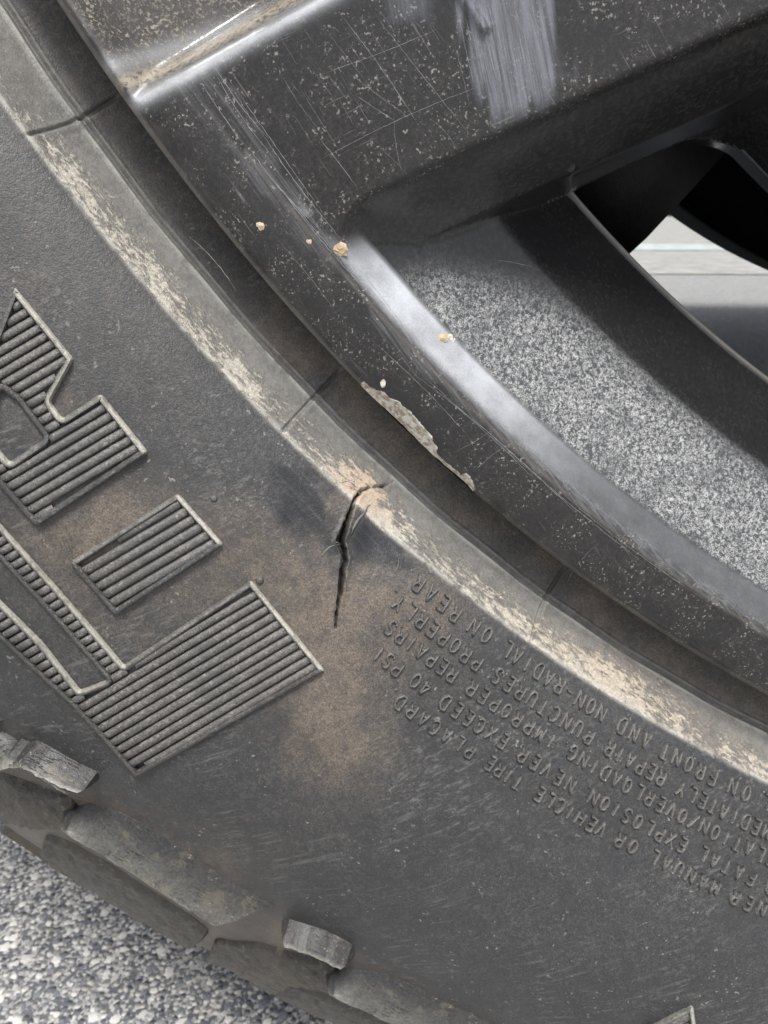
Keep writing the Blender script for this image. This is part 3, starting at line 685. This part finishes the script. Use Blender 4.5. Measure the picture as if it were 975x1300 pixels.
# ------------------------------------------------------------------ wheel rim
RIM_BASE = (0, .06, H)
rim = empty('wheel_rim', RIM_BASE, 'scratched dusty black alloy wheel rim with a chipped lip', 'wheel rim')
SP_P = np.array([-.1863, -.1617]); SP_D = np.array([math.cos(math.radians(22.8)), math.sin(math.radians(22.8))]); SP_N = np.array([SP_D[1], -SP_D[0]])
UP_P = np.array([-.2086, -.1486]); UP_D = np.array([math.cos(math.radians(24.2)), math.sin(math.radians(24.2))]); UP_N = np.array([-UP_D[1], UP_D[0]])
def smin(a, b, k):
    h = np.clip(.5 + .5*(b - a)/k, 0, 1); return b*(1 - h) + a*h - k*h*(1 - h)
def pw(x, xs, ys): return np.interp(x, xs, ys)
def rim_height(X, Y):
    """face height z, opening sdf (negative = open) and zone masks, all in wheel coordinates"""
    r = np.hypot(X, Y); th = np.degrees(np.arctan2(Y, X)) % 360
    # fold into the sector of the spoke seen in the photograph
    k = np.floor((th - 188.0)/60.0); a = -np.radians(60.0)*k; x = X*np.cos(a) - Y*np.sin(a); y = X*np.sin(a) + Y*np.cos(a)
    tl = np.degrees(np.arctan2(y, x)) % 360            # 188..248
    s_lo = (x - SP_P[0])*SP_N[0] + (y - SP_P[1])*SP_N[1]
    s_up = (x - UP_P[0])*UP_N[0] + (y - UP_P[1])*UP_N[1]
    # the same pocket's far side is the next spoke's upper edge
    b = -math.radians(60.0); x2 = x*math.cos(b) - y*math.sin(b); y2 = x*math.sin(b) + y*math.cos(b)
    s_up2 = (x2 - UP_P[0])*UP_N[0] + (y2 - UP_P[1])*UP_N[1]
    b = math.radians(60.0); x3 = x*math.cos(b) - y*math.sin(b); y3 = x*math.sin(b) + y*math.cos(b)
    s_lo3 = (x3 - SP_P[0])*SP_N[0] + (y3 - SP_P[1])*SP_N[1]
    lower = s_lo > -.5*0.0203
    slo = np.where(lower, s_lo, s_lo3); sup = np.where(lower, s_up2, s_up)
    ang = np.where(lower, tl, tl + 60.0)               # angle along the pocket, 221..276
    rc = .2630 + .0082*smooth(246, 262, ang)
    d = rc - r
    Dr = sum(pw(d + o_, [-1, 0, .0006, .0016, .0030, .0044, .0054, .0192, .0202, .0310, .06], [-1.0, 0, .0004, .0015, .0031, .0042, .0046, .0122, .0130, .0240, .036]) for o_ in (-.0004, -.0002, 0, .0002, .0004))/5
    Dr = np.where(d < 0, d*.5, Dr)
    sp_ = np.maximum(slo, 0); Ds = np.where(slo < 0, slo*.5, (2.9*sp_ - .0026*(1 - np.exp(-sp_/.0011)))*(.62 + .38*smooth(.250, .232, r)))
    Du = pw(sup, [-1, -.0012, 0, .0008, .0020, .0035, .06], [-.5, -.0003, .0004, .0018, .0030, .0060, .16])
    Dh = pw(r - .190, [-1, 0, .002, .020, .2], [-1.0, 0, .0006, .030, .3])
    RC = .011; ec = RC - np.hypot(np.maximum(RC - d, 0), np.maximum(RC - slo, 0)); ecp = np.maximum(ec, 0); Dc = np.where(ec < 0, ec*.6, 1.0*ecp + .45*ecp*ecp/RC + 4.0*np.maximum(ecp - .0085, 0))
    Dc = np.where(ecp >= RC - 1e-7, 1.0, Dc)
    Ds = np.where(slo < 0, Ds, smin(Ds, Dc, .0015))
    D = smin(smin(Dr, Ds, .0022 + .0085*smooth(.258, .250, r)), smin(Du, Dh, .004), .0016)
    pocket = D > .0001
    D = np.maximum(D, 0)
    z = -.0006 + .0006*smooth(.262, .268, r) - D - .03*np.clip(.25 - r, 0, 1)
    z = z + .0007*np.exp(-((r - .2320)/.0006)**2)*(slo > .008)
    # rounded outer lip
    e = np.clip((r - .2685)/.0035, 0, 1); z = z - .0026*(1 - np.sqrt(np.clip(1 - e*e, 0, 1)))
    op = np.maximum(np.maximum(r - .2320, .0112 - slo), np.maximum(.2095 - r, .020 - sup))
    rnd = .006
    q1 = np.maximum(r - .2320 + 0*rnd, -1); a1 = .0112 - slo + rnd; a2 = .2095 - r + rnd
    corner = np.hypot(np.maximum(a1, 0), np.maximum(a2, 0)) - rnd
    op = np.maximum(op, np.maximum(corner, r - .2320))
    return z, op, dict(r=r, d=d, slo=slo, sup=sup, pocket=pocket, D=D, lower=lower, Dr=Dr, Ds=Ds, ang=ang)
def clip_mesh(V, F, s, A):
    """keep the part of the triangle mesh with s > 0; A: dict of vertex attributes"""
    pos = s > 0; c = pos[F].sum(1); keep = F[c == 3]; mix = F[(c == 1) | (c == 2)]
    newV = []; newA = {k: [] for k in A}; cache = {}; out = []; base = len(V)
    def cut(i, j):
        key = (min(i, j), max(i, j))
        if key not in cache:
            t = s[i]/(s[i] - s[j]); newV.append(V[i] + (V[j] - V[i])*t); cache[key] = base + len(newV) - 1
            for k in A: newA[k].append(A[k][i] + (A[k][j] - A[k][i])*t)
        return cache[key]
    edges = []
    for tri in mix:
        ins = [i for i in tri if pos[i]]; k0 = [i for i in range(3) if pos[tri[i]]]
        if len(ins) == 1:
            i = k0[0]; a, b, c_ = tri[i], tri[(i+1) % 3], tri[(i+2) % 3]; p, q = cut(a, b), cut(a, c_); out.append((a, p, q)); edges.append((p, q))
        else:
            i = [k for k in range(3) if not pos[tri[k]]][0]; a, b, c_ = tri[i], tri[(i+1) % 3], tri[(i+2) % 3]; p, q = cut(b, a), cut(c_, a); out += [(p, b, c_), (p, c_, q)]; edges.append((q, p))
    V2 = np.concatenate([V, np.array(newV)]) if newV else V; A2 = {k: np.concatenate([A[k], np.array(newA[k])]) for k in A}
    F2 = np.concatenate([keep, np.array(out, int)]) if out else keep
    return V2, F2, A2, edges
CHIP = [(462,488),(474,497),(487,502),(492,508),(505,513),(521,527),(531,540),(545,556),(552,570),(549,577),(540,570),(520,553),(500,535),(478,509)]
CHIP2 = [(548,574),(562,588),(580,602),(584,606),(592,604),(597,612),(600,621),(590,620),(578,607),(560,592)]
def build_rim_face():
    th = np.concatenate([np.arange(math.radians(203), math.radians(246), .0013), np.arange(math.radians(246), math.radians(563), math.radians(1.0))])
    rs = np.concatenate([np.linspace(.05, .188, 12)[:-1], np.arange(.188, .262, .00036), np.arange(.262, .27205, .0002)])
    R, T = np.meshgrid(rs, th, indexing='ij'); X, Y = R*np.cos(T), R*np.sin(T); Z, op, mk = rim_height(X, Y)
    P = np.stack([X, Y, Z], -1); U, W = proj(P)
    # chipped paint on the lip takes a bite out of the edge
    cs = np.minimum(poly_sdf(U, W, CHIP), poly_sdf(U, W, CHIP2)); chip = smooth(9, -2, cs)
    spot = np.minimum.reduce([np.hypot((U - x)/a, (W - y)/b) for x, y, a, b in ((486,487,4,6), (570,427,6,5), (575,432,5,4))]); chip = np.maximum(chip, smooth(1.5, .5, spot)*.75)
    P[..., 2] -= smooth(2, -3, cs)*(.00045 + .0006*vnoise(U*.09, W*.09, 2))*smooth(.2665, .2700, R)
    nr, nc = R.shape; r = mk['r']; d = mk['d']
    face = np.where(mk['D'] < .0012, 1.0, 0.0)*1.0; face = smooth(.0016, .0004, mk['D'])
    sidewalldark = mk['Ds'] < mk['Dr']
    isfloor = smooth(.0046, .0058, d)*smooth(.0200, .0190, d)*smooth(.0, .0035, mk['Ds'] - mk['Dr'])*(mk['ang'] < 262)
    far = smooth(221, 227, mk['ang'])
    fsd = poly_sdf(U, W, [(470,352),(495,342),(560,316),(628,334),(690,350),(1500,350),(1500,1500),(300,1500)])
    isfloor = smooth(.0046, .0054, d)*smooth(.0200, .0192, d)*(mk['ang'] < 262)*smooth(8, -45, fsd)*(.45 + .55*smooth(-10, -110, fsd))*(.35 + .65*smooth(.0200, .0150, d))
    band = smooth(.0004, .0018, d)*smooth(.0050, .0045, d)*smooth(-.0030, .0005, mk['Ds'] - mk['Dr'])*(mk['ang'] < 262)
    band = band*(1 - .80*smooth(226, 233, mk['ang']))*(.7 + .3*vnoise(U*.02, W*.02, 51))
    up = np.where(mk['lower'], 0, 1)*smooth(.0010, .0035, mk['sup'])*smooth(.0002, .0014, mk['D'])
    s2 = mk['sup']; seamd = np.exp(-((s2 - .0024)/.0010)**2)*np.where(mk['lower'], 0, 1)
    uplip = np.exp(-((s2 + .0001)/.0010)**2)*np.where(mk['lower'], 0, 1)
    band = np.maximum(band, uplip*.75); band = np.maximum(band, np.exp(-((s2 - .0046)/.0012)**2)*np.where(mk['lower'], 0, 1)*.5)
    edge = np.exp(-((op - .0001)/.0004)**2)*(r > .2315) + .5*smooth(.2708, .2716, r)*(U < 470) + .32*smooth(.2690, .2716, r)*vnoise(U*.06, W*.06, 41)
    edge = edge + .30*np.exp(-((d - .0001)/.00028)**2)
    sc = poly_sdf(U, W, [(566,-30),(698,-30),(724,100),(704,130),(640,160),(612,120)]); scuff = smooth(12, -22, sc + (vnoise(U*.12, W*.012, 6) - .5)*34)
    scuff = np.maximum(scuff, .5*smooth(14, -10, poly_sdf(U, W, [(490,-20),(545,-20),(540,20),(500,25)])))
    # brushed marks along the lip
    sl_, _ = seg_dist(U, W, [(265,95),(330,190),(395,285),(440,335),(490,410),(545,475)]); brush = .38*smooth(20, 3, sl_ + (vnoise(U*.05, W*.05, 16) - .5)*16)*smooth(.006, .001, mk['D'])
    sl2, _ = seg_dist(U, W, [(232,105),(300,195),(380,290),(430,345)]); brush = np.maximum(brush, .30*smooth(12, 2, sl2 + (vnoise(U*.07, W*.07, 26) - .5)*12)*face)
    sl3, _ = seg_dist(U, W, [(520,440),(600,520),(720,620),(840,712),(990,810)]); brush = np.maximum(brush, .38*smooth(13, 2, sl3 + (vnoise(U*.05, W*.05, 36) - .5)*10)*face)
    wall_ = smooth(.0005, .0018, mk['D'])*(1 - band)*(1 - .8*isfloor)*(mk['slo'] > 0)*(1 - .55*smooth(.0190, .0215, d)*smooth(.0, .004, mk['Ds'] - mk['Dr']))*(.75 + .4*vnoise(U*.03, W*.03, 71))
    A = {k: v.ravel().astype(float) for k, v in dict(brush=brush, wall=wall_, face=face, floor=isfloor, band=band, chip=chip, edge=np.clip(edge, 0, 1), scuff=scuff, seamdust=seamd, upfloor=up).items()}
    Q = grid_faces(nr, nc, True); Fq = np.concatenate([Q[:, [0, 1, 2]], Q[:, [0, 2, 3]]])
    V, F, A, edges = clip_mesh(P.reshape(-1, 3), Fq, op.ravel(), A)
    # thickness of the opening's edge
    ev = sorted({i for e in edges for i in e}); mp = {}; ext = []
    for i in ev: mp[i] = len(V) + len(ext); q = V[i].copy(); q[2] -= .006; q[:2] *= 1.0; ext.append(q)
    wall = []
    for a, b in edges: wall += [(a, b, mp[b]), (a, mp[b], mp[a])]
    if ext:
        V = np.concatenate([V, np.array(ext)]); F = np.concatenate([F, np.array(wall)])
        for k in A: A[k] = np.concatenate([A[k], np.zeros(len(ext))])
    # outer flange turning back under the lip
    used = np.unique(F); remap = -np.ones(len(V), int); remap[used] = np.arange(len(used)); V = V[used]; F = remap[F]; A = {k: a[used] for k, a in A.items()}
    o = obj('rim_face', V, F[:, ::-1].copy(), M_RIM, rim)
    for k, a in A.items(): attr(o, k, a)
    return o
rf = build_rim_face()
def revolve(name, pr, mat, parent, n=200, th0=0.0, th1=2*math.pi):
    wrap = abs(th1 - th0 - 2*math.pi) < 1e-6
    th = np.linspace(th0, th1, n, endpoint=not wrap); R = np.array([p[0] for p in pr])/1e3; Z = np.array([p[1] for p in pr])/1e3
    V = np.stack([np.outer(R, np.cos(th)), np.outer(R, np.sin(th)), np.repeat(Z[:, None], n, 1)], -1).reshape(-1, 3)
    return obj(name, V, grid_faces(len(pr), n, wrap), mat, parent)
revolve('outer_flange', [(272.0,-2.55),(272.1,-3.3),(271.4,-5.0),(269.5,-7.0),(266,-9.0),(262,-11.5),(258,-16),(255,-22)], M_BLACK, rim, 720)
revolve('barrel', [(258,-14),(252,-30),(246,-50),(244,-120),(250,-200),(255,-255),(268,-268),(272,-272),(271,-275),(262,-272),(252,-262),(246,-200),(240,-120),(241,-50),(246,-30)], M_BLACK, rim)
revolve('hub', [(1,-3),(40,-4),(58,-5.5),(60,-9),(62,-40),(60,-95),(1,-96)], M_BLACK, rim, 96)

# hairline scratches that can be told apart, as thin raised burrs on the face
def rim_hit(px):
    P = hit_plane(px, 0.0)
    for _ in range(4):
        z, _, _ = rim_height(P[:, 0], P[:, 1]); d = rays(px); t = (z - CPOS[2])/d[:, 2]; P = CPOS + t[:, None]*d
    return P
def scratch(m, a, b, w=.00004, bend=0.0):
    L = math.hypot(b[0] - a[0], b[1] - a[1]); k = max(3, int(L/5)); t = np.linspace(0, 1, k + 1)
    nx, ny = -(b[1] - a[1])/L, (b[0] - a[0])/L
    px = np.stack([a[0] + (b[0] - a[0])*t + nx*bend*np.sin(t*math.pi) + rng.normal(0, .25, k + 1), a[1] + (b[1] - a[1])*t + ny*bend*np.sin(t*math.pi) + rng.normal(0, .25, k + 1)], -1)
    P = rim_hit(px); T = np.gradient(P, axis=0); T /= np.linalg.norm(T, axis=1)[:, None]; Nn = np.cross(T, [0, 0, 1]); ww = w*np.clip(np.sin(t*math.pi)*1.6, .15, 1)*rng.uniform(.6, 1.2, k + 1)
    V = np.concatenate([P + Nn*ww[:, None] + [0, 0, -.00003], P + [0, 0, .000022], P - Nn*ww[:, None] + [0, 0, -.00003]]); n = k + 1
    m.add(V, [(c*n + i, c*n + i + 1, (c+1)*n + i + 1, (c+1)*n + i) for c in range(2) for i in range(k)])
SCR = [((268,78),(330,165),5),((330,165),(440,312),5),((272,90),(352,205),4),((290,100),(420,285),4),((255,105),(310,185),4),((310,180),(405,290),5),((320,200),(432,330),5),((345,225),(470,375),4),((300,120),(345,180),3),
 ((430,15),(533,162),4),((470,10),(600,175),3),((440,90),(520,150),3),((450,120),(505,155),3),((405,175),(455,240),4),((400,97),(560,35),3),((402,205),(620,105),3),((500,140),(512,225),2),((415,40),(470,110),2),
 ((355,90),(410,170),2),((380,110),(430,190),2),((545,150),(580,190),2),((480,185),(520,225),2),((350,300),(430,400),2),((240,300),(300,370),2),((470,430),(600,560),3),((520,470),(690,620),3),((560,500),(740,660),4),((600,530),(830,725),3),((700,615),(900,765),3),((540,480),(600,535),3),((640,570),(700,618),2),
 ((640,535),(575,575),2),((665,555),(600,600),2),((760,690),(720,740),1.5),((626,330),(680,340),3),((450,335),(520,425),4),((455,350),(530,445),3)]
m = MB()
for a, b, w in SCR: scratch(m, a, b, w*.0000155, random.uniform(-5, 5))
for _ in range(70):
    x, y = random.uniform(330, 620), random.uniform(10, 200); L = random.uniform(12, 55); an = math.radians(random.choice((52, 55, 58, -23)) + random.uniform(-6, 6))
    if y > 250 - x*.28: continue
    scratch(m, (x, y), (x + L*math.cos(an), y + L*math.sin(an)), random.uniform(.000014, .00003))
for i in range(26):
    x = random.uniform(585, 700); y0 = random.uniform(-10, 60); L = random.uniform(30, 90); scratch(m, (x - 12, y0), (x - 12 + L*.24, y0 + L), random.uniform(.00002, .00005))
sg = m.build('scratch_marks', M_SCR, rim); tag(sg, 'pale hairline scratches across the spoke and lip', kind='stuff')

# crumbs of dried dirt stuck to the rim
def crumb(px, size, label):
    c = rim_hit([px])[0]; V = []; n = 8
    for i in range(6):
        for j in range(n):
            a = j*2*math.pi/n; ph = i*math.pi/11; q = size*math.cos(ph)*random.uniform(.65, 1.25); V.append((c[0] + q*math.cos(a)*1.15, c[1] + q*math.sin(a), c[2] - .0001 + size*.45*math.sin(ph)*random.uniform(.7, 1.2)))
    m = MB(); V = np.array(V) - c + c; F = [tuple(f) for f in grid_faces(6, n, True).tolist()] + [tuple(range(5*n, 6*n))]
    m.add(V, F); o = m.build('dirt_crumb', M_CRUMB, None, False); tag(o, label, 'dirt crumb', 'dried dirt crumbs on the rim')
crumb((330,287), .00055, 'tan dirt crumb alone on the lip face beside the long scratches')
crumb((432,317), .0009, 'largest tan dirt crumb at the corner of the wheel pocket')
crumb((392,307), .00042, 'small tan dirt crumb between the lip scratches and the pocket corner')
crumb((560,430), .0008, 'pale dirt crumb on the bright rounded edge of the dusty pocket')
crumb((344,212), .00026, 'tiny pale dirt crumb among the long lip scratches')

# ------------------------------------------------------------------ brake behind the spokes
brake = empty('brake_assembly', (0, .15, H), 'black brake disc and caliper seen through the wheel opening', 'brake')
revolve('brake_disc', [(60,-140),(120,-143),(120,-149),(193.5,-149),(194.3,-151),(198.6,-151.5),(199,-154),(199,-178),(120,-178),(60,-170)], M_DISC, brake, 240)
revolve('hub_bell', [(50,-90),(62,-92),(66,-140),(120,-146)], M_DISC, brake, 96)
def caliper():
    m = MB(); n = 40; t0, t1 = math.radians(196), math.radians(231.3)
    pr = [(150,-76),(205,-72),(222,-74),(231,-79),(236,-92),(236,-190),(205,-196),(150,-190)]
    th = np.linspace(t0, t1, n); R = np.array([p[0] for p in pr])/1e3; Z = np.array([p[1] for p in pr])/1e3; V = []
    for k, t in enumerate(th):
        f = 1 - .004*math.exp(-((k - n + 1)/2.2)**2) ; 
        for r, z in zip(R, Z): V.append((r*f*math.cos(t), r*f*math.sin(t), z - .004*math.exp(-((k - n + 1)/2.0)**2)))
    q = len(pr); F = [(k*q + i, k*q + (i+1) % q, (k+1)*q + (i+1) % q, (k+1)*q + i) for k in range(n-1) for i in range(q)] + [tuple(range(q)), tuple(range(n*q - 1, n*q - q - 1, -1))]
    m.add(V, F); o = m.build('brake_caliper', M_BLACK, brake); fix_normals(o); o.data.set_sharp_from_angle(angle=math.radians(50))
caliper()

# ------------------------------------------------------------------ underside of the vehicle and the ground past it
M_UNDER = plain('dark_underbody', (.012, .012, .012), .8)
und = empty('unseen_underbody', (.3, 1.0, .30), 'unseen black floor pan and frame rails of the vehicle, added to shade the ground behind the wheel', 'underbody')  # unseen pan and rails, added to shade the ground seen through the opening
def boxw(x0, x1, y0, y1, z0, z1):
    V = [(x, y, z) for z in (z0, z1) for y in (y0, y1) for x in (x0, x1)]
    return V, [(0,2,3,1), (4,5,7,6), (0,1,5,4), (2,6,7,3), (0,4,6,2), (1,3,7,5)]
for nm, bx in (('floor_pan', (-2.2, 2.6, .34, 1.95, .60, .64)), ('frame_rail', (-2.2, 2.6, .48, .58, .42, .60)), ('frame_rail', (-2.2, 2.6, 1.50, 1.60, .42, .60)), ('cross_member', (-.4, -.3, .58, 1.50, .44, .58)), ('axle_beam', (-.05, .05, .19, .48, H - .05, H + .05))):
    V, F = boxw(*bx); obj(nm, V, F, M_UNDER, und, False, wheel=False)

# far ground with sunlight put into its pale colour, and one faint painted line
M_SUNLIT = plain('sunlit_pale_ground', (.26, .26, .25), .85, spots=(.42, .42, .405), scale=9); M_LINE = plain('faded_aqua_paint', (.33, .375, .36), .7, scale=9)
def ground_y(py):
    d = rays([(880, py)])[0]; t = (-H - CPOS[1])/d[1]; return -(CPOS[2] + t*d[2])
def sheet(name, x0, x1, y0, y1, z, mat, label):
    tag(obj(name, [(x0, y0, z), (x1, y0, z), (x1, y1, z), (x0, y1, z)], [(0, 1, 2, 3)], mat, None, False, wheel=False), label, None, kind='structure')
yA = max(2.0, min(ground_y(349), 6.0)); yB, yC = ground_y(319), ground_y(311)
sheet('sunlit_pale_sheet', -40, 40, yA, 59, .004, M_SUNLIT, 'pale ground beyond the vehicle, sunlight put into its colour')
if 0 < yB < yC < 58: sheet('painted_line', -40, 40, yB, yC, .008, M_LINE, 'faded aqua line painted on the far ground')
print('ground distances', yA, yB, yC)
